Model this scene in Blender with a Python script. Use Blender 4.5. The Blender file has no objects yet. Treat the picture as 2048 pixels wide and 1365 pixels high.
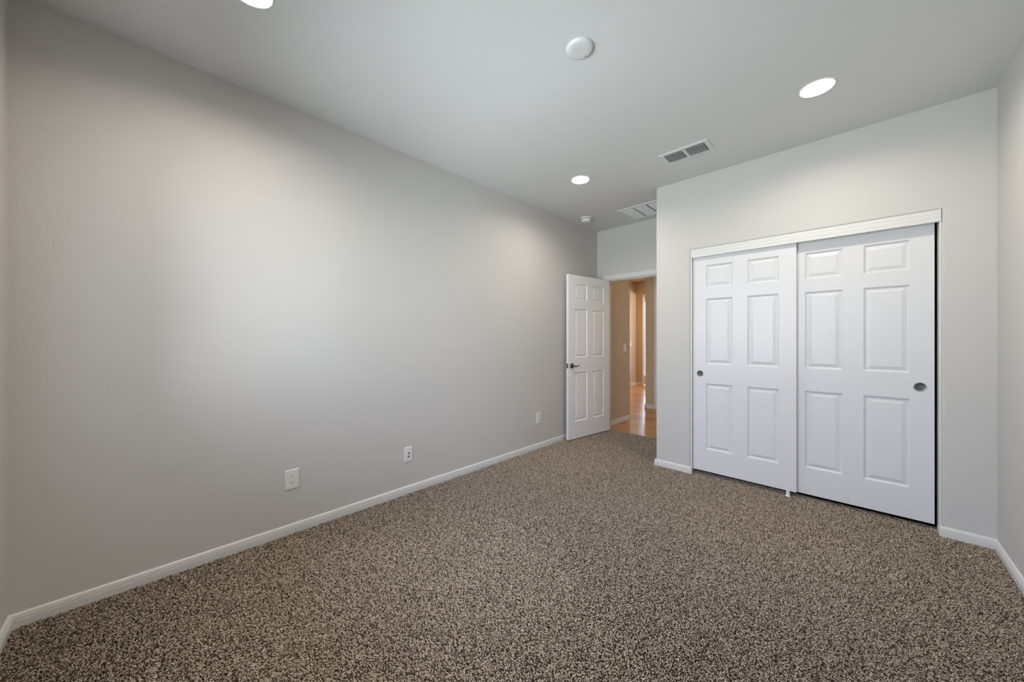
import bpy, bmesh, math
import numpy as np
from mathutils import Vector, Matrix

S = bpy.context.scene
COL = S.collection
rad = math.radians

# ---------------------------------------------------------------- camera, world, light levels
LAMP = 88.0          # radiance of the recessed lamp lenses
SKY = 4.65            # daylight through the bedroom window
HALL_W = 9.0        # hall ceiling lamp, watts
FAR_FILL_W = 14.0       # added unseen light that brightens the pale far wall, watts
S.view_settings.view_transform = 'Standard'
S.view_settings.look = 'None'
S.view_settings.gamma = 1
S.view_settings.use_curve_mapping = False
S.view_settings.exposure = 1.54
S.cycles.use_denoising = True
S.cycles.max_bounces = 10
S.cycles.diffuse_bounces = 7
S.cycles.sample_clamp_indirect = 6

cam_d = bpy.data.cameras.new('camera')
cam_d.sensor_width = 36.0
cam_d.lens = 708.35 / 2048 * 36
cam_d.shift_y = -4.23 / 2048
cam_d.clip_start = 0.02
cam = bpy.data.objects.new('camera', cam_d)
cam.location = (0, 0, 1.2486)
cam.rotation_euler = (rad(90), 0, rad(44.377))
COL.objects.link(cam)
S.camera = cam

W = bpy.data.worlds.new('daylight')
S.world = W
W.use_nodes = True
nt = W.node_tree
bg = nt.nodes['Background']
tc = nt.nodes.new('ShaderNodeTexCoord')
sx = nt.nodes.new('ShaderNodeSeparateXYZ')
rp = nt.nodes.new('ShaderNodeValToRGB')
mp = nt.nodes.new('ShaderNodeMapRange')
mp.inputs[1].default_value = -1
mp.inputs[2].default_value = 1
nt.links.new(tc.outputs['Generated'], sx.inputs[0])
nt.links.new(sx.outputs[2], mp.inputs[0])
nt.links.new(mp.outputs[0], rp.inputs[0])
nt.links.new(rp.outputs[0], bg.inputs[0])
rp.color_ramp.elements[0].position = 0.0
rp.color_ramp.elements[0].color = (1.17, 1.28, 1.36, 1)
rp.color_ramp.elements[1].position = 0.50
rp.color_ramp.elements[1].color = (0.80, 0.885, 1.075, 1)
e = rp.color_ramp.elements.new(0.485)
e.color = (1.10, 1.19, 1.28, 1)
e = rp.color_ramp.elements.new(1.0)
e.color = (0.50, 0.64, 1.12, 1)
bg.inputs[1].default_value = SKY

# room dimensions (metres)
XL, XR, YC, XE, YD, YB, H = -2.613, 0.588, 3.516, -1.439, 4.371, -0.427, 2.743
XO1, XO2, ZO = -1.119, 0.379, 2.075          # closet opening
DX1, DX2, DZ = -2.458, -1.636, 2.047         # entry doorway between the jambs
WX1, WX2, WZ1, WZ2 = -2.25, -0.40, 0.78, 2.12  # window behind the camera
T = 0.115                                    # partition thickness
HX, HY1, HY2 = -2.56, 5.255, 6.33            # hall: left wall, its end, the facing wall
FX, FY = -4.38, 9.36                         # far room: side wall and end wall
XMAX, HZ = 1.2, 2.80

pt = bpy.data.lights.new('window_portal', 'AREA')
pt.shape = 'RECTANGLE'
pt.size = WX2 - WX1
pt.size_y = WZ2 - WZ1
pt.cycles.is_portal = True
po = bpy.data.objects.new('window_portal', pt)
po.location = ((WX1 + WX2) / 2, YB - 0.10, (WZ1 + WZ2) / 2)
po.rotation_euler = (rad(90), 0, 0)
COL.objects.link(po)

def lamp(name, loc, watts, colour, size, rot=(0, 0, 0)):
    d = bpy.data.lights.new(name, 'AREA')
    d.shape = 'DISK'
    d.size = size
    d.energy = watts
    d.color = colour
    o = bpy.data.objects.new(name, d)
    o.location = loc
    o.rotation_euler = rot
    COL.objects.link(o)
    return o
lamp('hall_lamp', (-1.2, 5.35, HZ - 0.03), HALL_W * 0.30, (1.0, 0.60, 0.30), 0.16)
lamp('hall_lamp', (-3.35, 8.1, HZ - 0.03), HALL_W, (1.0, 0.45, 0.08), 0.16)
lamp('far_wall_fill', (-1.55, 9.15, 2.395), FAR_FILL_W, (1.0, 0.97, 0.95), 0.07, (0, rad(90), 0))  # added light out of view, aimed to whiten the far side wall

# ---------------------------------------------------------------- materials
def mat(name, colour, rough=0.6, metal=0.0, spec=0.5):
    m = bpy.data.materials.new(name)
    m.use_nodes = True
    b = m.node_tree.nodes['Principled BSDF']
    b.inputs['Base Color'].default_value = (*colour, 1)
    b.inputs['Roughness'].default_value = rough
    b.inputs['Metallic'].default_value = metal
    b.inputs['Specular IOR Level'].default_value = spec
    return m

def bumpy(m, scale, dist, detail=3, stretch=None, strength=1.0, rough=0.55):
    n = m.node_tree
    c = n.nodes.new('ShaderNodeTexCoord')
    t = n.nodes.new('ShaderNodeTexNoise')
    t.inputs['Scale'].default_value = scale
    t.inputs['Detail'].default_value = detail
    t.inputs['Roughness'].default_value = rough
    b = n.nodes.new('ShaderNodeBump')
    b.inputs['Distance'].default_value = dist
    b.inputs['Strength'].default_value = strength
    if stretch:
        p = n.nodes.new('ShaderNodeMapping')
        p.inputs['Scale'].default_value = stretch
        n.links.new(c.outputs['Object'], p.inputs[0])
        n.links.new(p.outputs[0], t.inputs['Vector'])
    else:
        n.links.new(c.outputs['Object'], t.inputs['Vector'])
    n.links.new(t.outputs[0], b.inputs['Height'])
    n.links.new(b.outputs[0], n.nodes['Principled BSDF'].inputs['Normal'])
    return m

M_wall = bumpy(mat('greige_wall_paint', (0.575, 0.56, 0.535), 0.75, spec=0.3), 75, 0.0005, 2)
M_ceil = bumpy(mat('ceiling_paint', (0.66, 0.665, 0.66), 0.85, spec=0.2), 75, 0.0004, 2)
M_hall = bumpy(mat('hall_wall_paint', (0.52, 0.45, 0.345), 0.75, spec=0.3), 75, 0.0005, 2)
M_trim = mat('white_trim_paint', (0.69, 0.685, 0.67), 0.35)
M_door = bumpy(mat('white_door_enamel', (0.80, 0.80, 0.80), 0.42, spec=0.3), 22, 0.0011, 4, (6.0, 6.0, 0.28), 0.6)
M_closet = bumpy(mat('white_closet_door_enamel', (0.715, 0.71, 0.722), 0.27, spec=0.20), 24, 0.0013, 4, (6.0, 6.0, 0.30), 0.8)
M_white = mat('white_metal', (0.80, 0.80, 0.79), 0.4)
M_vent = mat('vent_enamel', (0.665, 0.67, 0.665), 0.4)
M_cover = mat('pale_grey_cover_plastic', (0.66, 0.67, 0.665), 0.45)
M_plate = mat('ivory_white_plastic', (0.74, 0.73, 0.70), 0.4)
M_dark = mat('gap_shade_black', (0.012, 0.012, 0.012), 0.8)
M_slot = mat('black_slot', (0.01, 0.01, 0.01), 0.7)
M_bronze = mat('antique_pewter', (0.16, 0.145, 0.13), 0.28, 1.0)
M_chrome = mat('brushed_nickel', (0.55, 0.55, 0.56), 0.25, 1.0)
M_cup = mat('grey_cup_metal', (0.10, 0.10, 0.108), 0.5, 0.6)
M_spring = mat('spring_steel', (0.5, 0.5, 0.5), 0.3, 1.0)
M_back = mat('carpet_backing', (0.035, 0.027, 0.022), 0.95, spec=0.1)
M_vinyl = mat('white_vinyl_window', (0.85, 0.85, 0.85), 0.35)

def glass_mat():
    m = bpy.data.materials.new('window_glass')
    m.use_nodes = True
    n = m.node_tree
    n.nodes.remove(n.nodes['Principled BSDF'])
    tr = n.nodes.new('ShaderNodeBsdfTransparent')
    tr.inputs[0].default_value = (0.93, 0.95, 0.94, 1)
    gl = n.nodes.new('ShaderNodeBsdfGlossy')
    gl.inputs['Roughness'].default_value = 0.02
    fr = n.nodes.new('ShaderNodeFresnel')
    fr.inputs[0].default_value = 1.45
    mx = n.nodes.new('ShaderNodeMixShader')
    n.links.new(fr.outputs[0], mx.inputs[0])
    n.links.new(tr.outputs[0], mx.inputs[1])
    n.links.new(gl.outputs[0], mx.inputs[2])
    n.links.new(mx.outputs[0], n.nodes['Material Output'].inputs[0])
    return m
M_glass = glass_mat()

def emit_mat(name, colour, power):
    m = mat(name, (0.8, 0.8, 0.8), 0.4)
    b = m.node_tree.nodes['Principled BSDF']
    b.inputs['Emission Color'].default_value = (*colour, 1)
    b.inputs['Emission Strength'].default_value = power
    return m
M_lens = emit_mat('glowing_lens', (1.0, 0.91, 0.80), LAMP)

def wood_floor_mat():
    m = mat('oak_floor', (0.4, 0.2, 0.08), 0.22)
    n = m.node_tree
    b = n.nodes['Principled BSDF']
    c = n.nodes.new('ShaderNodeTexCoord')
    br = n.nodes.new('ShaderNodeTexBrick')
    br.offset = 0.37
    br.inputs['Color1'].default_value = (0.40, 0.205, 0.075, 1)
    br.inputs['Color2'].default_value = (0.50, 0.28, 0.115, 1)
    br.inputs['Mortar'].default_value = (0.27, 0.13, 0.05, 1)
    br.inputs['Scale'].default_value = 1.0
    br.inputs['Mortar Size'].default_value = 0.0012
    br.inputs['Brick Width'].default_value = 0.95
    br.inputs['Row Height'].default_value = 0.13
    n.links.new(c.outputs['Object'], br.inputs['Vector'])
    p = n.nodes.new('ShaderNodeMapping')
    p.inputs['Scale'].default_value = (1.2, 14, 1)
    t = n.nodes.new('ShaderNodeTexNoise')
    t.inputs['Scale'].default_value = 2.2
    t.inputs['Detail'].default_value = 5
    n.links.new(c.outputs['Object'], p.inputs[0])
    n.links.new(p.outputs[0], t.inputs['Vector'])
    r = n.nodes.new('ShaderNodeValToRGB')
    r.color_ramp.elements[0].position = 0.3
    r.color_ramp.elements[0].color = (0.74, 0.72, 0.70, 1)
    r.color_ramp.elements[1].position = 0.7
    r.color_ramp.elements[1].color = (1.10, 1.10, 1.10, 1)
    n.links.new(t.outputs[0], r.inputs[0])
    x = n.nodes.new('ShaderNodeMix')
    x.data_type = 'RGBA'
    x.blend_type = 'MULTIPLY'
    x.inputs[0].default_value = 1
    n.links.new(br.outputs[0], x.inputs[6])
    n.links.new(r.outputs[0], x.inputs[7])
    n.links.new(x.outputs[2], b.inputs['Base Color'])
    return m
M_wood = wood_floor_mat()

def pile_mat():
    m = mat('flecked_carpet_yarn', (0.4, 0.33, 0.27), 0.9, spec=0.1)
    n = m.node_tree
    a = n.nodes.new('ShaderNodeAttribute')
    a.attribute_name = 'yarn'
    r = n.nodes.new('ShaderNodeValToRGB')
    cr = r.color_ramp
    cr.elements[0].position = 0.0
    cr.elements[0].color = (0.095, 0.066, 0.047, 1)
    cr.elements[1].position = 1.0
    cr.elements[1].color = (0.66, 0.56, 0.445, 1)
    for p, c in ((0.22, (0.145, 0.104, 0.076)), (0.45, (0.32, 0.256, 0.192)), (0.75, (0.52, 0.433, 0.34))):
        q = cr.elements.new(p)
        q.color = (*c, 1)
    n.links.new(a.outputs['Fac'], r.inputs[0])
    n.links.new(r.outputs[0], n.nodes['Principled BSDF'].inputs['Base Color'])
    return m
M_pile = pile_mat()

# ---------------------------------------------------------------- mesh helpers
def link(name, bm, material, parent=None, smooth=None):
    me = bpy.data.meshes.new(name)
    bm.normal_update()
    bm.to_mesh(me)
    bm.free()
    for m in (material if isinstance(material, (list, tuple)) else [material]):
        me.materials.append(m)
    if smooth is not None:
        me.polygons.foreach_set('use_smooth', [True] * len(me.polygons))
        me.set_sharp_from_angle(angle=rad(smooth))
    o = bpy.data.objects.new(name, me)
    COL.objects.link(o)
    if parent:
        o.parent = parent
    return o

def tag(o, label=None, cat=None, group=None, kind=None):
    for k, v in (('label', label), ('category', cat), ('group', group), ('kind', kind)):
        if v:
            o[k] = v
    return o

def empty(name, loc, rz=0.0):
    o = bpy.data.objects.new(name, None)
    o.location = loc
    o.rotation_euler = (0, 0, rz)
    o.empty_display_size = 0.1
    COL.objects.link(o)
    return o

def structure(o, label, cat):
    return tag(o, label, cat, kind='structure')

def add_box(bm, a, b, bevel=0.0, seg=2):
    r = bmesh.ops.create_cube(bm, size=1)
    c = [(a[i] + b[i]) / 2 for i in range(3)]
    s = [b[i] - a[i] for i in range(3)]
    for v in r['verts']:
        v.co = Vector((v.co.x * s[0] + c[0], v.co.y * s[1] + c[1], v.co.z * s[2] + c[2]))
    if bevel:
        ed = list({e for v in r['verts'] for e in v.link_edges})
        bmesh.ops.bevel(bm, geom=ed, offset=bevel, segments=seg, affect='EDGES', profile=0.5)

def boxes(lst, bevel=0.0):
    bm = bmesh.new()
    for a, b in lst:
        add_box(bm, a, b, bevel)
    return bm

def add_lathe(bm, prof, n=48, mtx=None):
    """prof: list of (radius, z); radius 0 closes the end."""
    rings = []
    for r, z in prof:
        if r < 1e-7:
            rings.append([bm.verts.new((0, 0, z))])
        else:
            rings.append([bm.verts.new((r * math.cos(2 * math.pi * k / n), r * math.sin(2 * math.pi * k / n), z)) for k in range(n)])
    fs = []
    for A, B in zip(rings, rings[1:]):
        for k in range(n):
            k2 = (k + 1) % n
            if len(A) == 1 and len(B) == 1:
                continue
            if len(A) == 1:
                fs.append(bm.faces.new((A[0], B[k], B[k2])))
            elif len(B) == 1:
                fs.append(bm.faces.new((A[k], B[0], A[k2])))
            else:
                fs.append(bm.faces.new((A[k], B[k], B[k2], A[k2])))
    bmesh.ops.recalc_face_normals(bm, faces=fs)
    if mtx is not None:
        vs = [v for R in rings for v in R]
        bmesh.ops.transform(bm, matrix=mtx, verts=vs)

def add_tube(bm, pts, rads, n=12, flat=1.0):
    pts = [Vector(p) for p in pts]
    rings = []
    for i, p in enumerate(pts):
        d = (pts[min(i + 1, len(pts) - 1)] - pts[max(i - 1, 0)]).normalized()
        up = Vector((0, 0, 1)) if abs(d.z) < 0.9 else Vector((1, 0, 0))
        a = d.cross(up).normalized()
        b = a.cross(d)
        r = rads[i] if isinstance(rads, (list, tuple)) else rads
        rings.append([bm.verts.new(p + a * r * flat * math.cos(2 * math.pi * k / n) + b * r * math.sin(2 * math.pi * k / n)) for k in range(n)])
    fs = []
    for A, B in zip(rings, rings[1:]):
        for k in range(n):
            fs.append(bm.faces.new((A[k], A[(k + 1) % n], B[(k + 1) % n], B[k])))
    fs.append(bm.faces.new(rings[0][::-1]))
    fs.append(bm.faces.new(rings[-1]))
    bmesh.ops.recalc_face_normals(bm, faces=fs)

def sweep(prof, path, side=1):
    """profile (distance off the wall, z) swept along a 2D path with mitred corners; side=+1 puts the room on the path's left."""
    P = [Vector(p) for p in path]
    bm = bmesh.new()
    rings = []
    for i, p in enumerate(P):
        ns = []
        if i > 0:
            d = (P[i] - P[i - 1]).normalized()
            ns.append(Vector((-d.y, d.x)) * side)
        if i < len(P) - 1:
            d = (P[i + 1] - P[i]).normalized()
            ns.append(Vector((-d.y, d.x)) * side)
        m = ns[0] if len(ns) == 1 else (ns[0] + ns[1]) / (1 + ns[0].dot(ns[1]))
        rings.append([bm.verts.new((p.x + m.x * q[0], p.y + m.y * q[0], q[1])) for q in prof])
    n = len(prof)
    for A, B in zip(rings, rings[1:]):
        for k in range(n):
            bm.faces.new((A[k], A[(k + 1) % n], B[(k + 1) % n], B[k]))
    bm.faces.new(rings[0])
    bm.faces.new(rings[-1][::-1])
    bmesh.ops.recalc_face_normals(bm, faces=bm.faces)
    return bm

Z0 = -0.008
BASE = [(0, Z0), (0.013, Z0), (0.013, 0.030), (0.0105, 0.0315), (0.0105, 0.0335), (0.012, 0.035), (0.012, 0.041),
        (0.0095, 0.0425), (0.0095, 0.0445), (0.0105, 0.046), (0.0095, 0.052), (0.0065, 0.056), (0, 0.058)]

def polygon_wall(outer, y0, y1, bevel_test, radius=0.017, seg=5, xform=None):
    """a wall drawn as an XZ polygon, extruded from y0 to y1, with the edges that bevel_test picks rounded over."""
    bm = bmesh.new()
    A = [bm.verts.new((x, y0, z)) for x, z in outer]
    f = bm.faces.new(A)
    r = bmesh.ops.extrude_face_region(bm, geom=[f])
    for v in r['geom']:
        if isinstance(v, bmesh.types.BMVert):
            v.co.y = y1
    bmesh.ops.recalc_face_normals(bm, faces=bm.faces)
    ed = [e for e in bm.edges if bevel_test(e.verts[0].co, e.verts[1].co)]
    if ed:
        bmesh.ops.bevel(bm, geom=ed, offset=radius, segments=seg, affect='EDGES', profile=0.5)
    return bm

# ---------------------------------------------------------------- the room shell
EPS = 1e-4
# floor under the carpet
structure(link('floor', boxes([((XL - T, YB - T, -0.06), (XR + T, 4.442, Z0))]), M_back),
          'bedroom floor covered in brown and beige flecked carpet', 'floor')
structure(link('floor_hall', boxes([((FX - 0.6, 4.442, -0.06), (XMAX, FY + 0.6, -0.006))]), M_wood),
          'golden brown wood plank floor of the hall beyond the open door', 'floor')
structure(link('wall_left', boxes([((XL - T, YB - T, -0.06), (XL, YD + T, H + 0.1))]), M_wall),
          'long plain greige wall on the left with three cover plates', 'wall')
structure(link('wall_right', boxes([((XR, YB - T, -0.06), (XR + T, YD + T, H + 0.1))]), M_wall),
          'greige wall at the right edge beside the closet', 'wall')
structure(link('wall_back', boxes([((XL, YB - T, -0.06), (WX1, YB, H + 0.1)), ((WX2, YB - T, -0.06), (XR, YB, H + 0.1)),
                                   ((WX1, YB - T, -0.06), (WX2, YB, WZ1)), ((WX1, YB - T, WZ2), (WX2, YB, H + 0.1))]), M_wall),
          'greige wall behind the viewpoint, a sliver at the left edge', 'wall')

def closet_bevel(a, b):
    front = abs(a.y - YC) < EPS and abs(b.y - YC) < EPS
    if not front:
        return False
    if abs(a.x - b.x) < EPS and (abs(a.x - XO1) < EPS or abs(a.x - XO2) < EPS or abs(a.x - XE) < EPS):
        return True
    return abs(a.z - ZO) < EPS and abs(b.z - ZO) < EPS
wc = polygon_wall([(XE, -0.06), (XE, H + 0.1), (XR, H + 0.1), (XR, -0.06), (XO2, -0.06), (XO2, ZO), (XO1, ZO), (XO1, -0.06)], YC, YC + T, closet_bevel, 0.016)
structure(link('wall_closet', wc, M_wall, smooth=35), 'greige wall around the closet opening with rounded corners', 'wall')
structure(link('wall_alcove', boxes([((XE, YC + T, -0.06), (XE + T, YD, H + 0.1))]), M_wall),
          'short greige side wall between the closet and the bedroom doorway', 'wall')
structure(link('wall_doorway', boxes([((XL, YD, -0.06), (DX1 - 0.018, YD + T, H + 0.1)), ((DX2 + 0.018, YD, -0.06), (XR, YD + T, H + 0.1)),
                                      ((DX1 - 0.018, YD, DZ + 0.018), (DX2 + 0.018, YD + T, H + 0.1))]), M_wall),
          'greige wall above and around the open bedroom doorway', 'wall')

# ceiling with round holes for the recessed lamps
R_HOLE = 0.082
LIGHTS = [(-1.865, 2.825), (-0.176, 2.775), (-1.862, 0.300), (-0.176, 0.30)]
def ceiling_bm():
    bm = bmesh.new()
    ed = []
    def loop(pts):
        v = [bm.verts.new(p) for p in pts]
        for i in range(len(v)):
            ed.append(bm.edges.new((v[i], v[(i + 1) % len(v)])))
    loop([(XL, YB, H), (XR, YB, H), (XR, YC, H), (XE, YC, H), (XE, YD, H), (XL, YD, H)])
    for cx, cy in LIGHTS:
        loop([(cx + R_HOLE * math.cos(2 * math.pi * k / 48), cy + R_HOLE * math.sin(2 * math.pi * k / 48), H) for k in range(48)])
    bmesh.ops.triangle_fill(bm, use_beauty=True, use_dissolve=False, edges=ed)
    for f in bm.faces:
        f.normal_update()
        if f.normal.z > 0:
            f.normal_flip()
    # the slab's upper side
    add_box(bm, (XL - T, YB - T, H + 0.09), (XR + T, YD + T, H + 0.14))
    # over the closet
    add_box(bm, (XE + T, YC + T, H), (XR, YD, H + 0.02))
    return bm
structure(link('ceiling', ceiling_bm(), M_ceil), 'flat pale grey bedroom ceiling with recessed lights', 'ceiling')

# baseboards
structure(link('baseboard_left', sweep(BASE, [(XL, YB), (XL, YD)], -1), M_trim, smooth=40),
          'white baseboard along the long left wall', 'baseboard')
structure(link('baseboard_back', sweep(BASE, [(XL, YB), (XR, YB)], 1), M_trim, smooth=40),
          'white baseboard at the left edge of the photo', 'baseboard')
structure(link('baseboard_right', sweep(BASE, [(XR, YB), (XR, YC)], 1), M_trim, smooth=40),
          'white baseboard along the right wall', 'baseboard')
structure(link('baseboard_closet', sweep(BASE, [(XE, YD), (XE, YC), (XO1, YC), (XO1, YC + 0.022)], -1), M_trim, smooth=40),
          'short white baseboard between the doorway corner and the closet', 'baseboard')
structure(link('baseboard_front', sweep(BASE, [(XO2, YC + 0.060), (XO2, YC), (XR, YC)], -1), M_trim, smooth=40),
          'short white baseboard right of the closet opening', 'baseboard')

# window behind the camera
win = link('window_1', boxes([((WX1, YB - 0.09, WZ1), (WX1 + 0.05, YB - 0.03, WZ2)), ((WX2 - 0.05, YB - 0.09, WZ1), (WX2, YB - 0.03, WZ2)),
                              ((WX1 + 0.05, YB - 0.09, WZ1), (WX2 - 0.05, YB - 0.03, WZ1 + 0.05)), ((WX1 + 0.05, YB - 0.09, WZ2 - 0.05), (WX2 - 0.05, YB - 0.03, WZ2)),
                              (((WX1 + WX2) / 2 - 0.025, YB - 0.085, WZ1 + 0.05), ((WX1 + WX2) / 2 + 0.025, YB - 0.035, WZ2 - 0.05))], 0.003), M_vinyl)
structure(win, 'white framed two pane sliding window behind the viewpoint', 'window')
for a, b in ((WX1 + 0.05, (WX1 + WX2) / 2 - 0.025), ((WX1 + WX2) / 2 + 0.025, WX2 - 0.05)):
    link('pane', boxes([((a, YB - 0.064, WZ1 + 0.05), (b, YB - 0.058, WZ2 - 0.05))]), M_glass, win)

# ---------------------------------------------------------------- six panel doors
def panel_door_bm(w, z0, z1, t, cols, rows, both=True):
    """front face at y=0 looking to -y, x from 0 to w."""
    bm = bmesh.new()
    us = sorted({0.0, w, *[u for c in cols for u in c]})
    zs = sorted({z0, z1, *[z for r in rows for z in r]})
    RINGS = [(0.0, 0.0), (0.003, 0.004), (0.009, 0.0095), (0.012, 0.0115), (0.016, 0.0115), (0.018, 0.0105), (0.040, 0.0030), (0.042, 0.0036)]
    def face_side(y, s):
        cache = {}
        def V(u, z):
            k = (round(u, 5), round(z, 5))
            if k not in cache:
                cache[k] = bm.verts.new((u, y, z))
            return cache[k]
        def F(vs):
            bm.faces.new(vs if s > 0 else vs[::-1])
        for i in range(len(us) - 1):
            for j in range(len(zs) - 1):
                a, b, c, d = us[i], us[i + 1], zs[j], zs[j + 1]
                if (a, b) in cols and (c, d) in rows:
                    prev = None
                    for ins, dep in RINGS:
                        if ins == 0:
                            ring = [V(a, c), V(b, c), V(b, d), V(a, d)]
                        else:
                            ring = [bm.verts.new((u, y + s * dep, z)) for u, z in ((a + ins, c + ins), (b - ins, c + ins), (b - ins, d - ins), (a + ins, d - ins))]
                        if prev:
                            for k in range(4):
                                F([prev[k], prev[(k + 1) % 4], ring[(k + 1) % 4], ring[k]])
                        prev = ring
                    F(prev)
                else:
                    F([V(a, c), V(b, c), V(b, d), V(a, d)])
        return V
    V0 = face_side(0.0, 1)
    if both:
        V1 = face_side(t, -1)
    else:
        q = [bm.verts.new(p) for p in ((0, t, z0), (w, t, z0), (w, t, z1), (0, t, z1))]
        bm.faces.new(q[::-1])
        V1 = lambda u, z: q[(0 if u == 0 else 1) if z == z0 else (3 if u == 0 else 2)]
    zl = zs if both else [z0, z1]
    ul = us if both else [0.0, w]
    if both:
        for a, b in zip(zs, zs[1:]):
            bm.faces.new([V0(0, a), V0(0, b), V1(0, b), V1(0, a)])
            bm.faces.new([V0(w, b), V0(w, a), V1(w, a), V1(w, b)])
        for a, b in zip(us, us[1:]):
            bm.faces.new([V0(b, z0), V0(a, z0), V1(a, z0), V1(b, z0)])
            bm.faces.new([V0(a, z1), V0(b, z1), V1(b, z1), V1(a, z1)])
    bmesh.ops.recalc_face_normals(bm, faces=bm.faces)
    return bm

ROWS = [(0.243, 0.843), (1.018, 1.615), (1.717, 1.919)]
def cup_pull(parent, x, z, r):
    m = Matrix.Translation((x, 0, z)) @ Matrix.Rotation(rad(90), 4, 'X')
    bm = bmesh.new()
    add_lathe(bm, [(r * 0.80, -0.004), (r * 0.82, 0.0025), (r * 0.90, 0.0035), (r, 0.002), (r, -0.001), (r * 0.80, -0.004)], 40, m)
    p = link('finger_pull', bm, M_chrome, parent, 40)
    bm = bmesh.new()
    add_lathe(bm, [(0, 0.0008), (r * 0.7, 0.0009), (r * 0.8, 0.0022), (r * 0.815, 0.001), (0, -0.002)], 40, m)
    link('cup', bm, M_cup, p, 40)
    p['label'] = 'round brushed metal finger pull'

LD_X, LD_W, LD_Y = -1.103, 0.754, YC + 0.030
d2 = link('door_2', panel_door_bm(LD_W, 0.041, 2.04, 0.034, [(0.107, 0.319), (0.428, 0.644)], ROWS), M_closet)
d2.location = (LD_X, LD_Y, 0)
structure(d2, 'left white six panel sliding closet door, in front of the right one', 'closet door')
cup_pull(d2, 0.059, 0.931, 0.0275)
RD_X, RD_W, RD_Y = -0.399, 0.754, YC + 0.070
d3 = link('door_3', panel_door_bm(RD_W, 0.036, 2.045, 0.034, [(0.099, 0.315), (0.425, 0.648)], ROWS), M_closet)
d3.location = (RD_X, RD_Y, 0)
structure(d3, 'right white six panel sliding closet door, set behind the left one', 'closet door')
cup_pull(d3, 0.691, 0.929, 0.030)

# sliding track fascia above the closet doors
tb = bmesh.new()
prof = [(0.003, 1.998), (0.001, 2.000), (0.001, 2.020), (0.0024, 2.0215), (0.0024, 2.0235), (0.001, 2.025), (0.001, 2.046), (0.0024, 2.0475), (0.0024, 2.0495), (0.001, 2.051),
        (0.001, 2.070), (0.004, ZO), (0.024, ZO), (0.024, 1.998)]
va = [tb.verts.new((XO1 + 0.004, YC + y, z)) for y, z in prof]
vb = [tb.verts.new((XO2 - 0.004, YC + y, z)) for y, z in prof]
for k in range(len(prof)):
    k2 = (k + 1) % len(prof)
    tb.faces.new((va[k], va[k2], vb[k2], vb[k]))
tb.faces.new(va)
tb.faces.new(vb[::-1])
bmesh.ops.recalc_face_normals(tb, faces=tb.faces)
structure(link('trim_1', tb, M_trim), 'white grooved track fascia across the top of the closet opening', 'trim')
# thin white jamb strips down both sides of the closet opening
structure(link('trim_2', boxes([((XO1, YC + 0.008, Z0), (XO1 + 0.012, YC + T, ZO))], 0.0015), M_trim),
          'thin white jamb strip on the left side of the closet opening', 'trim')
structure(link('trim_3', boxes([((XO2 - 0.010, YC + 0.012, Z0), (XO2, YC + T, ZO))], 0.0015), M_trim),
          'thin white jamb strip on the right side of the closet opening', 'trim')

# floor guide of the closet doors
gd = empty('door_guide', (-0.402, YC + 0.024, Z0))
tag(gd, 'small white plastic guide on the carpet under the overlap of the closet doors', 'door guide')
link('base_plate', boxes([((-0.016, -0.014, 0.0), (0.016, 0.09, 0.014))], 0.002), M_plate, gd)
link('fin', boxes([((-0.010, -0.004, 0.014), (0.012, 0.002, 0.060))], 0.001), M_plate, gd)

# ---------------------------------------------------------------- entry door and its frame
ANG = math.atan2(0.992, 0.1265)
DW = 0.813
hinge = Vector((-2.420, 4.366))
free = hinge - Vector((math.cos(ANG), math.sin(ANG))) * DW
d1 = link('door_1', panel_door_bm(DW, 0.012, 2.040, 0.035, [(0.115, 0.352), (0.455, 0.692)], [(0.224, 0.833), (1.018, 1.621), (1.727, 1.932)]), M_door)
d1.location = (free.x, free.y, 0)
d1.rotation_euler = (0, 0, ANG)
structure(d1, 'white six panel bedroom door standing open against the left wall', 'door')
LX, LZ = 0.060, 0.918
def lever(side):
    """side -1: the visible face; +1: the face to the wall."""
    y0 = 0.0 if side < 0 else 0.035
    s = side
    m = Matrix.Translation((LX, y0, LZ)) @ Matrix.Rotation(rad(90 if s < 0 else -90), 4, 'X')
    bm = bmesh.new()
    add_lathe(bm, [(0, -0.001), (0.033, -0.001), (0.033, 0.004), (0.030, 0.008), (0.022, 0.010), (0.014, 0.012), (0.012, 0.020), (0.012, 0.030), (0, 0.030)], 40, m)
    ros = link('door_handle', bm, M_bronze, d1, 40)
    ros['label'] = 'dark metal lever handle'
    bm = bmesh.new()
    k = 0.030 if s < 0 else 0.020
    add_tube(bm, [(LX - 0.006, y0 + s * k, LZ), (LX + 0.012, y0 + s * (k + 0.004), LZ - 0.001), (LX + 0.032, y0 + s * (k + 0.006), LZ - 0.009),
                  (LX + 0.052, y0 + s * (k + 0.006), LZ - 0.010), (LX + 0.072, y0 + s * (k + 0.005), LZ - 0.001), (LX + 0.092, y0 + s * (k + 0.003), LZ + 0.005),
                  (LX + 0.108, y0 + s * (k + 0.001), LZ + 0.002)],
             [0.0085, 0.009, 0.007, 0.0058, 0.0054, 0.005, 0.003], 12)
    link('lever', bm, M_bronze, ros, 60)
lever(-1)
latch = link('latch_plate', boxes([((-0.0012, 0.005, LZ - 0.029), (0.001, 0.030, LZ + 0.029))], 0.0004), M_bronze, d1)
latch['label'] = 'dark metal latch plate on the door edge'
link('latch_bolt', boxes([((-0.009, 0.012, LZ - 0.007), (0.0, 0.023, LZ + 0.007))], 0.002), M_chrome, latch)
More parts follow.
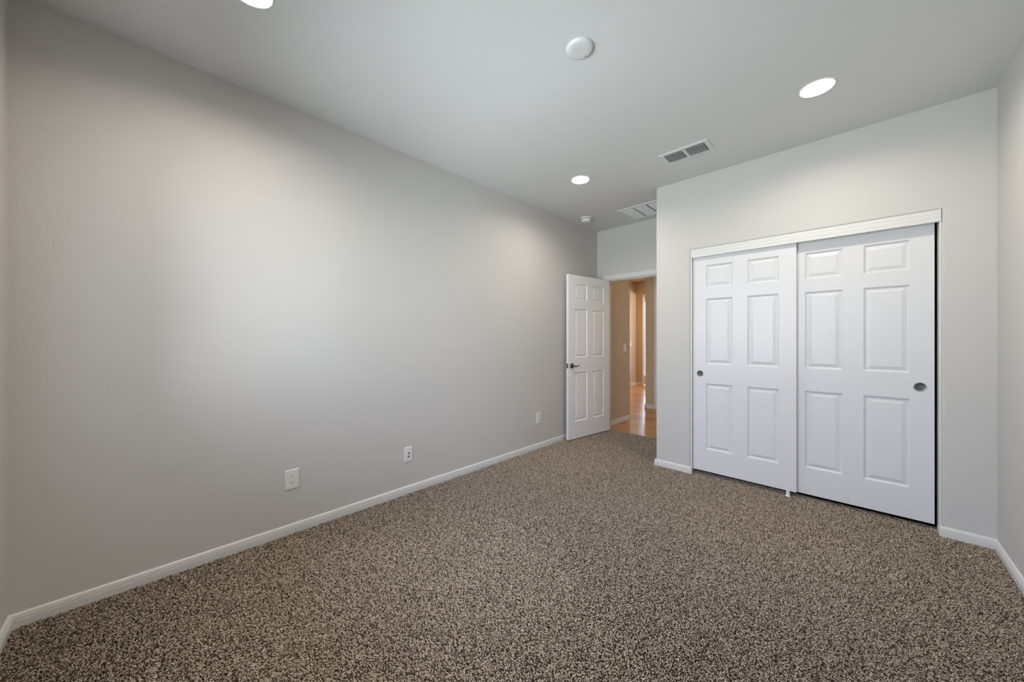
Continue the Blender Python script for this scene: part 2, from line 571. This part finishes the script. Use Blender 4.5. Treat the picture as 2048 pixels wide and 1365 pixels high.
for z in (0.20, 1.03, 1.84):
    bm = bmesh.new()
    add_lathe(bm, [(0, 0), (0.006, 0), (0.006, 0.089), (0, 0.089)], 16, Matrix.Translation((DW + 0.004, 0.041, z)))
    add_box(bm, (DW - 0.0005, 0.006, z), (DW + 0.0015, 0.037, z + 0.089))
    link('hinge', bm, M_chrome, d1, 40)

# jamb lining and casing (room side and hall side)
J0, J1 = YD - 0.001, YD + T + 0.001
jb = bmesh.new()
add_box(jb, (DX1 - 0.018, J0, Z0), (DX1, J1, DZ + 0.018))
add_box(jb, (DX2, J0, Z0), (DX2 + 0.018, J1, DZ + 0.018))
add_box(jb, (DX1, J0, DZ), (DX2, J1, DZ + 0.018))
add_box(jb, (DX1, J0 + 0.042, Z0), (DX1 + 0.010, J0 + 0.075, DZ))
add_box(jb, (DX2 - 0.010, J0 + 0.042, Z0), (DX2, J0 + 0.075, DZ))
add_box(jb, (DX1 + 0.010, J0 + 0.042, DZ - 0.010), (DX2 - 0.010, J0 + 0.075, DZ))
structure(link('trim_4', jb, M_trim), 'white door jamb lining the bedroom doorway', 'door frame')
def casing(y, s):
    bm = bmesh.new()
    w, r = 0.057, 0.006
    prof = [(0, 0), (0, 0.009), (0.006, 0.012), (0.02, 0.012), (0.024, 0.010), (0.028, 0.013), (0.048, 0.016), (0.057, 0.014), (0.057, 0)]
    x1, x2, zt = DX1 - r, DX2 + r, DZ + r
    rings = []
    for k in range(4):
        ring = []
        for u, d in prof:
            x = (x1 - u) if k < 2 else (x2 + u)
            z = Z0 if k in (0, 3) else zt + u
            ring.append(bm.verts.new((x, y + s * d, z)))
        rings.append(ring)
    n = len(prof)
    for A, B in zip(rings, rings[1:]):
        for k in range(n):
            bm.faces.new((A[k], A[(k + 1) % n], B[(k + 1) % n], B[k]))
    bm.faces.new(rings[0])
    bm.faces.new(rings[-1][::-1])
    bmesh.ops.recalc_face_normals(bm, faces=bm.faces)
    return bm
structure(link('trim_5', casing(YD, -1), M_trim), 'white casing around the bedroom doorway', 'door casing')
structure(link('trim_6', casing(YD + T, 1), M_trim), 'white casing on the hall side of the bedroom doorway', 'door casing')

# spring door stop on the baseboard
ds = empty('door_stop', (XL + 0.012, 3.585, 0.022))
tag(ds, 'small spring door stop on the baseboard behind the open door edge', 'door stop')
bm = bmesh.new()
add_lathe(bm, [(0, 0), (0.010, 0), (0.010, 0.003), (0.005, 0.006), (0, 0.006)], 20, Matrix.Rotation(rad(90), 4, 'Y'))
link('mount', bm, M_spring, ds, 40)
bm = bmesh.new()
add_tube(bm, [(0.004 + 0.027 * k / 96, 0.0048 * math.cos(k * 2 * math.pi / 12), 0.0048 * math.sin(k * 2 * math.pi / 12)) for k in range(97)], 0.0011, 6)
link('spring', bm, M_spring, ds, 60)
bm = bmesh.new()
add_lathe(bm, [(0, 0.030), (0.007, 0.030), (0.007, 0.036), (0.005, 0.0385), (0, 0.039)], 20, Matrix.Rotation(rad(90), 4, 'Y'))
link('tip', bm, M_plate, ds, 40)

# ---------------------------------------------------------------- hall and the room beyond
HT = H + 0.1
structure(link('wall_hall_left', boxes([((FX - 0.3, YD + T, -0.06), (HX, HY1, HZ + 0.1))]), M_hall),
          'tan hall wall just past the open door with a light switch', 'wall')
structure(link('wall_hall_end', boxes([((-2.785, HY2, -0.06), (-2.566, HY2 + T, HZ + 0.1)), ((-2.566, HY2, 2.44), (-1.75, HY2 + T, HZ + 0.1)),
                                       ((-1.75, HY2, -0.06), (XMAX, HY2 + T, HZ + 0.1))]), M_hall),
          'narrow grey beige hall wall end seen at the right of the doorway', 'wall')
structure(link('wall_hall_right', boxes([((XMAX, YD, -0.06), (XMAX + T, FY + T, HZ + 0.1))]), M_hall), 'hall wall out of sight on the right', 'wall')
structure(link('wall_far_left', boxes([((FX - T, HY1, -0.06), (FX, FY + T, HZ + 0.1))]), M_hall),
          'pale lit wall at the far left end of the hall', 'wall')
GX1, GX2, GZ = -4.165, -3.35, 2.39
structure(link('wall_far_end', boxes([((FX, FY, -0.06), (GX1, FY + T, HZ + 0.1)), ((GX2, FY, -0.06), (XMAX, FY + T, HZ + 0.1)),
                                      ((GX1, FY, GZ), (GX2, FY + T, HZ + 0.1))]), M_hall),
          'amber lit wall beside the bright glass door at the end of the hall', 'wall')
# unseen header, added and shaped to cut off the light on the far wall
hb = polygon_wall([(6.445, 2.455), (6.445, HZ + 0.1), (FY, HZ + 0.1), (FY, 2.30), (FY - 0.10, 2.42), (FY - 0.22, 2.455)], 0, 0.115, lambda a, b: False)
bmesh.ops.transform(hb, matrix=Matrix(((0, -1, 0, -2.67), (1, 0, 0, 0), (0, 0, 1, 0), (0, 0, 0, 1))), verts=hb.verts)
bmesh.ops.recalc_face_normals(hb, faces=hb.faces)
structure(link('wall_light_cutter', hb, M_hall), 'unseen header added beyond the hall to cut off light on the far wall', 'wall')
structure(link('ceiling_hall', boxes([((FX - T, YD + T, HZ), (XMAX + T, FY + T, HZ + 0.1))]), M_hall), 'hall ceiling beyond the doorway', 'ceiling')
for nm, path, sd, lb in (('baseboard_hall_left', [(HX, YD + T + 0.017), (HX, HY1), (FX, HY1)], -1, 'white baseboard on the tan hall wall past the open door'),
                         ('baseboard_hall_end', [(-2.785, HY2 + T), (-2.785, HY2), (-2.623, HY2)], -1, 'white baseboard at the foot of the narrow hall wall end'),
                         ('baseboard_far_left', [(FX, HY1), (FX, FY)], -1, 'white baseboard under the pale lit far wall'),
                         ('baseboard_far_end', [(FX, FY), (GX1 - 0.040, FY)], -1, 'white baseboard under the amber far wall')):
    structure(link(nm, sweep([(a * 1.0, b * 1.12) for a, b in BASE], path, sd), M_trim, smooth=40), lb, 'baseboard')
# cased door in the hall end wall
cs = boxes([((-2.623, HY2 - 0.016, Z0), (-2.566, HY2, 2.50)), ((-1.75, HY2 - 0.016, Z0), (-1.693, HY2, 2.50)), ((-2.566, HY2 - 0.016, 2.44), (-1.75, HY2, 2.50))], 0.003)
structure(link('trim_7', cs, M_trim), 'white casing strip at the right edge of the hall view', 'door casing')
d4 = link('door_4', panel_door_bm(0.816, 0.01, 2.44, 0.035, [(0.115, 0.355), (0.461, 0.701)], [(0.224, 0.95), (1.15, 1.95), (2.07, 2.32)]), M_door)
d4.location = (-2.566, HY2 + 0.04, 0)
structure(d4, 'closed white door in the hall, hidden behind the closet corner', 'door')
# glass door at the end
gf = boxes([((GX1 - 0.040, FY - 0.018, Z0), (GX1 + 0.002, FY, GZ + 0.066)), ((GX2, FY - 0.018, Z0), (GX2 + 0.066, FY, GZ + 0.066)),
            ((GX1 + 0.002, FY - 0.018, GZ), (GX2, FY, GZ + 0.066)),
            ((GX1, FY, Z0), (GX1 + 0.006, FY + T, GZ)), ((GX2 - 0.02, FY, Z0), (GX2, FY + T, GZ)), ((GX1 + 0.006, FY, GZ - 0.02), (GX2 - 0.02, FY + T, GZ))], 0.002)
structure(link('trim_8', gf, M_trim), 'white casing of the bright glass door at the end of the hall', 'door casing')
GA, GB = GX1 + 0.007, GX2 - 0.021
d5 = link('door_5', boxes([((GA, FY + 0.03, 0.01), (GA + 0.016, FY + 0.07, GZ - 0.022)), ((GB - 0.09, FY + 0.03, 0.01), (GB, FY + 0.07, GZ - 0.022)),
                           ((GA + 0.016, FY + 0.03, 0.01), (GB - 0.09, FY + 0.07, 0.25)), ((GA + 0.016, FY + 0.03, GZ - 0.13), (GB - 0.09, FY + 0.07, GZ - 0.022))]), M_trim)
structure(d5, 'white framed glass door glowing with daylight at the end of the hall', 'door')
link('pane', boxes([((GA + 0.016, FY + 0.047, 0.25), (GB - 0.09, FY + 0.053, GZ - 0.13))]), M_glass, d5)

# ---------------------------------------------------------------- cover plates
def plate_bm(w, h, t=0.0055):
    """plate in the YZ plane looking to +x, centred."""
    bm = bmesh.new()
    prof = [(0.0, 0.0), (0.0, 0.002), (0.0035, t), (0.006, t)]
    prev = None
    for ins, d in prof:
        a, b = w / 2 - ins, h / 2 - ins
        ring = [bm.verts.new((d, y, z)) for y, z in ((-a, -b), (a, -b), (a, b), (-a, b))]
        if prev:
            for k in range(4):
                bm.faces.new((prev[k], prev[(k + 1) % 4], ring[(k + 1) % 4], ring[k]))
        else:
            bm.faces.new(ring[::-1])
        prev = ring
    bm.faces.new(prev)
    bmesh.ops.recalc_face_normals(bm, faces=bm.faces)
    return bm
def screw(parent, y, z, x=0.0055):
    bm = bmesh.new()
    add_lathe(bm, [(0, -0.001), (0.0032, -0.001), (0.003, 0.0006), (0, 0.001)], 16, Matrix.Translation((x, y, z)) @ Matrix.Rotation(rad(90), 4, 'Y'))
    return link('screw', bm, M_plate, parent, 40)
RX = Matrix.Rotation(rad(90), 4, 'Y')

o1 = empty('power_outlet', (XL, 0.641, 0.344))
tag(o1, 'white duplex power outlet on the left wall, nearest and widest of its three plates', 'outlet')
link('cover_plate', plate_bm(0.079, 0.124), M_plate, o1)
for z in (0.0195, -0.0195):
    bm = bmesh.new()
    outl = []
    for k in range(40):
        a = 2 * math.pi * k / 40
        outl.append((max(-0.0172, min(0.0172, 0.0172 * 1.25 * math.cos(a))), max(-0.0142, min(0.0142, 0.0172 * math.sin(a)))))
    va = [bm.verts.new((0.005, y, z + q)) for y, q in outl]
    vb = [bm.verts.new((0.0072, y * 0.97, z + q * 0.97)) for y, q in outl]
    for k in range(40):
        bm.faces.new((va[k], va[(k + 1) % 40], vb[(k + 1) % 40], vb[k]))
    bm.faces.new(vb)
    bmesh.ops.recalc_face_normals(bm, faces=bm.faces)
    rc = link('receptacle', bm, M_plate, o1)
    bm = boxes([((0.0066, -0.0078, z + 0.0005), (0.0075, -0.0056, z + 0.0085)), ((0.0066, 0.0056, z + 0.001), (0.0075, 0.0074, z + 0.0075))])
    add_lathe(bm, [(0, -0.0005), (0.0027, -0.0005), (0.0027, 0.0003), (0, 0.0003)], 16, Matrix.Translation((0.0072, 0, z - 0.0055)) @ RX)
    link('slots', bm, M_slot, rc)
screw(o1, 0, 0)

o2 = empty('cable_plate', (XL, 1.466, 0.311))
tag(o2, 'white cable wall plate with two dark round jacks, middle plate on the left wall', 'wall plate')
link('cover_plate', plate_bm(0.073, 0.118), M_plate, o2)
bm = boxes([((0.005, -0.0105, -0.026), (0.0068, 0.0105, 0.026))], 0.0008)
link('insert', bm, M_plate, o2)
bm = bmesh.new()
add_lathe(bm, [(0.0, 0.0), (0.0062, 0.0), (0.0062, 0.002), (0.0045, 0.008), (0, 0.008)], 20, Matrix.Translation((0.0066, 0, 0.013)) @ RX)
jk = link('jack', bm, M_bronze, o2, 40)
jk['label'] = 'dark round coaxial jack'
bm = boxes([((0.0064, -0.0065, -0.021), (0.0074, 0.0065, -0.010))], 0.0003)
jk = link('jack', bm, M_slot, o2)
jk['label'] = 'dark square phone jack'
screw(o2, 0, 0.048)
screw(o2, 0, -0.048)

o3 = empty('outlet_cover', (XL, 3.099, 0.342))
tag(o3, 'plain white wall plate nearest the open bedroom door', 'wall plate')
link('cover_plate', plate_bm(0.076, 0.124), M_plate, o3)
link('insert', boxes([((0.005, -0.0165, -0.033), (0.0072, 0.0165, 0.033))], 0.0009), M_plate, o3)

o4 = empty('light_switch', (HX, 5.092, 1.112))
tag(o4, 'white light switch on the tan hall wall beyond the bedroom door', 'switch')
link('cover_plate', plate_bm(0.076, 0.120), M_plate, o4)
link('rocker', boxes([((0.005, -0.0165, -0.033), (0.0078, 0.0165, 0.033))], 0.0012), M_plate, o4)
o5 = empty('light_switch', (FX, 9.03, 1.113))
tag(o5, 'tiny white light switch on the pale far wall at the end of the hall', 'switch')
link('cover_plate', plate_bm(0.076, 0.120), M_plate, o5)
link('rocker', boxes([((0.005, -0.0165, -0.033), (0.0078, 0.0165, 0.033))], 0.0012), M_plate, o5)

# ---------------------------------------------------------------- things on the ceiling
def ceiling_light():
    r = empty('recessed_ceiling_light', (0, 0, 0))
    bm = bmesh.new()
    add_lathe(bm, [(0.0775, 0.002), (0.0775, -0.003), (0.080, -0.0045), (0.0855, -0.0035), (0.088, 0.0)], 64)
    link('trim_ring', bm, M_white, r, 60)
    bm = bmesh.new()
    add_lathe(bm, [(0.0775, 0.002), (0.0755, 0.030), (0.0815, 0.031), (0.0815, 0.0)], 64)
    link('baffle', bm, M_white, r, 40)
    bm = bmesh.new()
    n = 64
    c = bm.verts.new((0, 0, 0.026))
    rg = [bm.verts.new((0.0775 * math.cos(2 * math.pi * k / n), 0.0775 * math.sin(2 * math.pi * k / n), 0.029)) for k in range(n)]
    for k in range(n):
        bm.faces.new((c, rg[(k + 1) % n], rg[k]))
    ln = link('lens', bm, M_lens, r)
    ln['label'] = 'glowing white lens'
    bm = bmesh.new()
    add_lathe(bm, [(0.0815, 0.031), (0.0815, 0.085), (0, 0.085)], 48)
    link('housing', bm, M_white, r, 40)
    return r
def dup(root):
    c = root.copy()
    COL.objects.link(c)
    for ch in root.children:
        d = ch.copy()
        d.parent = c
        COL.objects.link(d)
    return c
labels = ['glowing recessed ceiling light near the doorway alcove, left of the supply vent',
          'glowing recessed ceiling light in front of the closet doors at the upper right',
          'glowing recessed ceiling light cut off at the top edge of the photo',
          'glowing recessed ceiling light above the viewpoint, outside the photo']
proto = ceiling_light()
for i, (x, y) in enumerate(LIGHTS):
    o = proto if i == 0 else dup(proto)
    o.location = (x, y, H)
    tag(o, labels[i], 'ceiling light', 'recessed ceiling lights')

# round blank cover in the middle of the ceiling
rc = empty('ceiling_cover', (-1.022, 1.541, H))
tag(rc, 'round white blank cover plate in the middle of the ceiling with a dark screw', 'ceiling cover')
bm = bmesh.new()
add_lathe(bm, [(0.066, 0.0), (0.0685, -0.004), (0.0675, -0.009), (0.061, -0.015), (0.050, -0.0175), (0.03, -0.018), (0, -0.018)], 64)
link('cover_plate', bm, M_cover, rc, 40)
bm = bmesh.new()
add_lathe(bm, [(0.0, -0.0185), (0.0026, -0.0185), (0.0026, -0.017), (0, -0.017)], 16, Matrix.Translation((0.002, 0.048, 0.0)))
sc = link('screw', bm, M_bronze, rc)
sc['label'] = 'dark screw head'

# smoke detector
sd = empty('smoke_detector', (-2.405, 3.770, H))
tag(sd, 'round white smoke detector on the ceiling in the doorway corner', 'smoke detector')
bm = bmesh.new()
add_lathe(bm, [(0.070, 0.0), (0.071, -0.006), (0.069, -0.012), (0.056, -0.014), (0, -0.014)], 48)
link('base', bm, M_white, sd, 40)
bm = bmesh.new()
add_lathe(bm, [(0.054, -0.013), (0.054, -0.019), (0, -0.019)], 48)
g = link('gap_shade_disc', bm, M_dark, sd, 40)  # solid disc, the shade of the gap is put into its colour
g['label'] = 'black disc painted as shade in the vent gap'
bm = bmesh.new()
add_lathe(bm, [(0.0575, -0.018), (0.059, -0.022), (0.055, -0.040), (0.047, -0.047), (0.03, -0.0495), (0, -0.050)], 48)
link('body', bm, M_white, sd, 40)

# supply register: two banks of curved blades
rx0, rx1, ry0, ry1 = -1.168, -0.806, 2.902, 3.106
rg = empty('supply_register', ((rx0 + rx1) / 2, (ry0 + ry1) / 2, H))
tag(rg, 'white supply air register with two banks of dark gapped blades on the ceiling', 'air vent')
hw, hd = (rx1 - rx0) / 2, (ry1 - ry0) / 2
bw = 0.030
bm = bmesh.new()
def frame_rect(bm, hw, hd, bw, drop, lip=0.003):
    o = [(-hw, -hd), (hw, -hd), (hw, hd), (-hw, hd)]
    i = [(-hw + bw, -hd + bw), (hw - bw, -hd + bw), (hw - bw, hd - bw), (-hw + bw, hd - bw)]
    m = [(x * (1 - lip / hw), y * (1 - lip / hd)) for x, y in o]
    rings = [[bm.verts.new((x, y, 0)) for x, y in o], [bm.verts.new((x, y, -drop * 0.6)) for x, y in o], [bm.verts.new((x, y, -drop)) for x, y in m],
             [bm.verts.new((x, y, -drop)) for x, y in i], [bm.verts.new((x, y, 0.0)) for x, y in i]]
    for A, B in zip(rings, rings[1:]):
        for k in range(4):
            bm.faces.new((A[k], A[(k + 1) % 4], B[(k + 1) % 4], B[k]))
    bmesh.ops.recalc_face_normals(bm, faces=bm.faces)
frame_rect(bm, hw, hd, bw, 0.008)
link('frame', bm, M_vent, rg)
link('divider', boxes([((-0.011, -hd + bw, -0.008), (0.011, hd - bw, -0.001))], 0.0015), M_vent, rg)
link('duct_shade_sheet', boxes([((-hw + bw, -hd + bw, -0.0015), (hw - bw, hd - bw, -0.0005))]), M_dark, rg)  # solid sheet painted near black for the shade inside the duct
def blade_bm(x0, x1, y, depth=0.020, drop=0.013):
    bm = bmesh.new()
    pts = []
    n = 6
    for k in range(n + 1):
        a = k / n
        pts.append((y + depth * a, -0.002 - drop * math.cos(a * math.pi / 2)))
    th = 0.0012
    ring = [(p[0], p[1]) for p in pts] + [(p[0] - 0.0005, p[1] + th) for p in pts[::-1]]
    A = [bm.verts.new((x0, a, b)) for a, b in ring]
    B = [bm.verts.new((x1, a, b)) for a, b in ring]
    m = len(ring)
    for k in range(m):
        bm.faces.new((A[k], A[(k + 1) % m], B[(k + 1) % m], B[k]))
    bm.faces.new(A)
    bm.faces.new(B[::-1])
    bmesh.ops.recalc_face_normals(bm, faces=bm.faces)
    return bm
for x0, x1 in ((-hw + bw + 0.004, -0.013), (0.013, hw - bw - 0.004)):
    for k in range(6):
        y = -hd + bw + 0.006 + k * 0.0232
        link('blade', blade_bm(x0, x1, y, 0.017), M_vent, rg, 40)

# return grille in the doorway alcove
gx0, gx1, gy0, gy1 = -2.010, -1.490, 3.805, 4.235
gg = empty('return_grille', ((gx0 + gx1) / 2, (gy0 + gy1) / 2, H))
tag(gg, 'large white return air grille on the ceiling, half hidden behind the closet corner', 'air vent')
hw, hd = (gx1 - gx0) / 2, (gy1 - gy0) / 2
bm = bmesh.new()
frame_rect(bm, hw, hd, 0.032, 0.010)
link('frame', bm, M_vent, gg)
link('duct_shade_sheet', boxes([((-hw + 0.032, -hd + 0.032, -0.0015), (hw - 0.032, hd - 0.032, -0.0005))]), M_dark, gg)  # closed dark sheet, its colour stands in for the duct's shade
cw = (2 * hw - 0.064) / 3
for c in range(3):
    x0 = -hw + 0.032 + c * cw
    bm = bmesh.new()
    nsl = 22
    for k in range(nsl):
        y = -hd + 0.034 + k * (2 * hd - 0.068) / nsl
        q = [bm.verts.new((x, yy, zz)) for x in (x0 + 0.004, x0 + cw - 0.012) for yy, zz in ((y, -0.003), (y + 0.0115, -0.0115), (y + 0.0115, -0.0135), (y + 0.0125, -0.0135), (y + 0.0125, -0.0107), (y + 0.0010, -0.0022))]
        for j in range(6):
            bm.faces.new((q[j], q[(j + 1) % 6], q[6 + (j + 1) % 6], q[6 + j]))
        bm.faces.new(q[:6][::-1])
        bm.faces.new(q[6:])
    bmesh.ops.recalc_face_normals(bm, faces=bm.faces)
    link('louver_bank', bm, M_vent, gg)

# ---------------------------------------------------------------- carpet pile
def carpet():
    rng = np.random.default_rng(7)
    pitch = 0.0054
    xs = np.arange(XL + 0.016, XR - 0.014, pitch)
    ys = np.arange(YB + 0.016, 4.440, pitch)
    gx, gy = np.meshgrid(xs, ys)
    gx = gx + (np.arange(len(ys)) % 2)[:, None] * pitch * 0.5
    x = (gx + rng.uniform(-0.42, 0.42, gx.shape) * pitch).ravel()
    y = (gy + rng.uniform(-0.42, 0.42, gy.shape) * pitch).ravel()
    inside = (y < YC - 0.018) | ((x < XE - 0.02) & (y < 4.440)) | ((x > XO1 + 0.012) & (x < XO2 - 0.012) & (y < YC + 0.13))
    inside &= ~((y > YD - 0.01) & ((x < DX1 + 0.012) | (x > DX2 - 0.012)))
    x, y = x[inside], y[inside]
    n = len(x)
    # lean direction wanders slowly over the room (vacuum marks) with a wide random spread
    base = 1.1 * np.sin(1.7 * x + 0.8 * y) + 0.9 * np.sin(2.3 * y - 1.1 * x + 1.0) - 0.6
    th = base + rng.normal(0, 0.85, n)
    cu = rng.uniform(-1.4, 1.4, n)
    ln = rng.uniform(0.0060, 0.0108, n)
    hh = rng.uniform(0.0022, 0.0056, n)
    r = rng.uniform(0.00155, 0.0023, n)
    ts = np.array([0.0, 0.22, 0.6, 1.0])
    hz = np.array([-0.6, 0.65, 1.0, 0.7])
    rr = np.array([0.75, 1.0, 1.0, 0.6])
    K, Q = 4, 3
    co = np.zeros((n, K, Q, 3), np.float32)
    px, py = x.copy(), y.copy()
    for k in range(K):
        a = th + cu * (ts[k] - 0.4)
        if k:
            px = px + np.cos(a) * ln * (ts[k] - ts[k - 1])
            py = py + np.sin(a) * ln * (ts[k] - ts[k - 1])
        pz = np.where(hz[k] < 0, -0.008, -0.004 + hh * hz[k])
        for q in range(Q):
            an = 2 * math.pi * q / Q
            s, c = math.cos(an) * r * rr[k], math.sin(an) * r * rr[k]
            if k == 0:
                co[:, k, q, 0] = px - np.sin(a) * s - np.cos(a) * c
                co[:, k, q, 1] = py + np.cos(a) * s - np.sin(a) * c
                co[:, k, q, 2] = pz
            else:
                co[:, k, q, 0] = px - np.sin(a) * s
                co[:, k, q, 1] = py + np.cos(a) * s
                co[:, k, q, 2] = pz + c
    nv = n * K * Q
    b = (np.arange(n) * K * Q)[:, None, None]
    kk = (np.arange(K - 1) * Q)[None, :, None]
    q0 = np.arange(Q)[None, None, :]
    q1 = (q0 + 1) % Q
    quads = np.stack([b + kk + q0, b + kk + q1, b + kk + Q + q1, b + kk + Q + q0], -1).reshape(-1, 4)
    quads = quads.astype(np.int32)
    nf = len(quads)
    me = bpy.data.meshes.new('carpet_pile')
    me.vertices.add(nv)
    me.vertices.foreach_set('co', co.ravel())
    me.loops.add(nf * 4)
    me.loops.foreach_set('vertex_index', quads.ravel())
    me.polygons.add(nf)
    me.polygons.foreach_set('loop_start', np.arange(nf, dtype=np.int32) * 4)
    me.polygons.foreach_set('use_smooth', np.ones(nf, bool))
    me.update(calc_edges=True)
    at = me.attributes.new('yarn', 'FLOAT', 'POINT')
    u = rng.random(n)
    tint = np.where(u < 0.24, rng.uniform(0, 0.22, n), np.where(u < 0.5, rng.uniform(0.3, 0.6, n), rng.uniform(0.6, 1.0, n)))
    at.data.foreach_set('value', np.repeat(tint, K * Q).astype(np.float32))
    me.materials.append(M_pile)
    o = bpy.data.objects.new('carpet_pile', me)
    COL.objects.link(o)
    tag(o, 'brown and beige flecked carpet pile covering the bedroom floor', 'carpet', kind='stuff')
carpet()
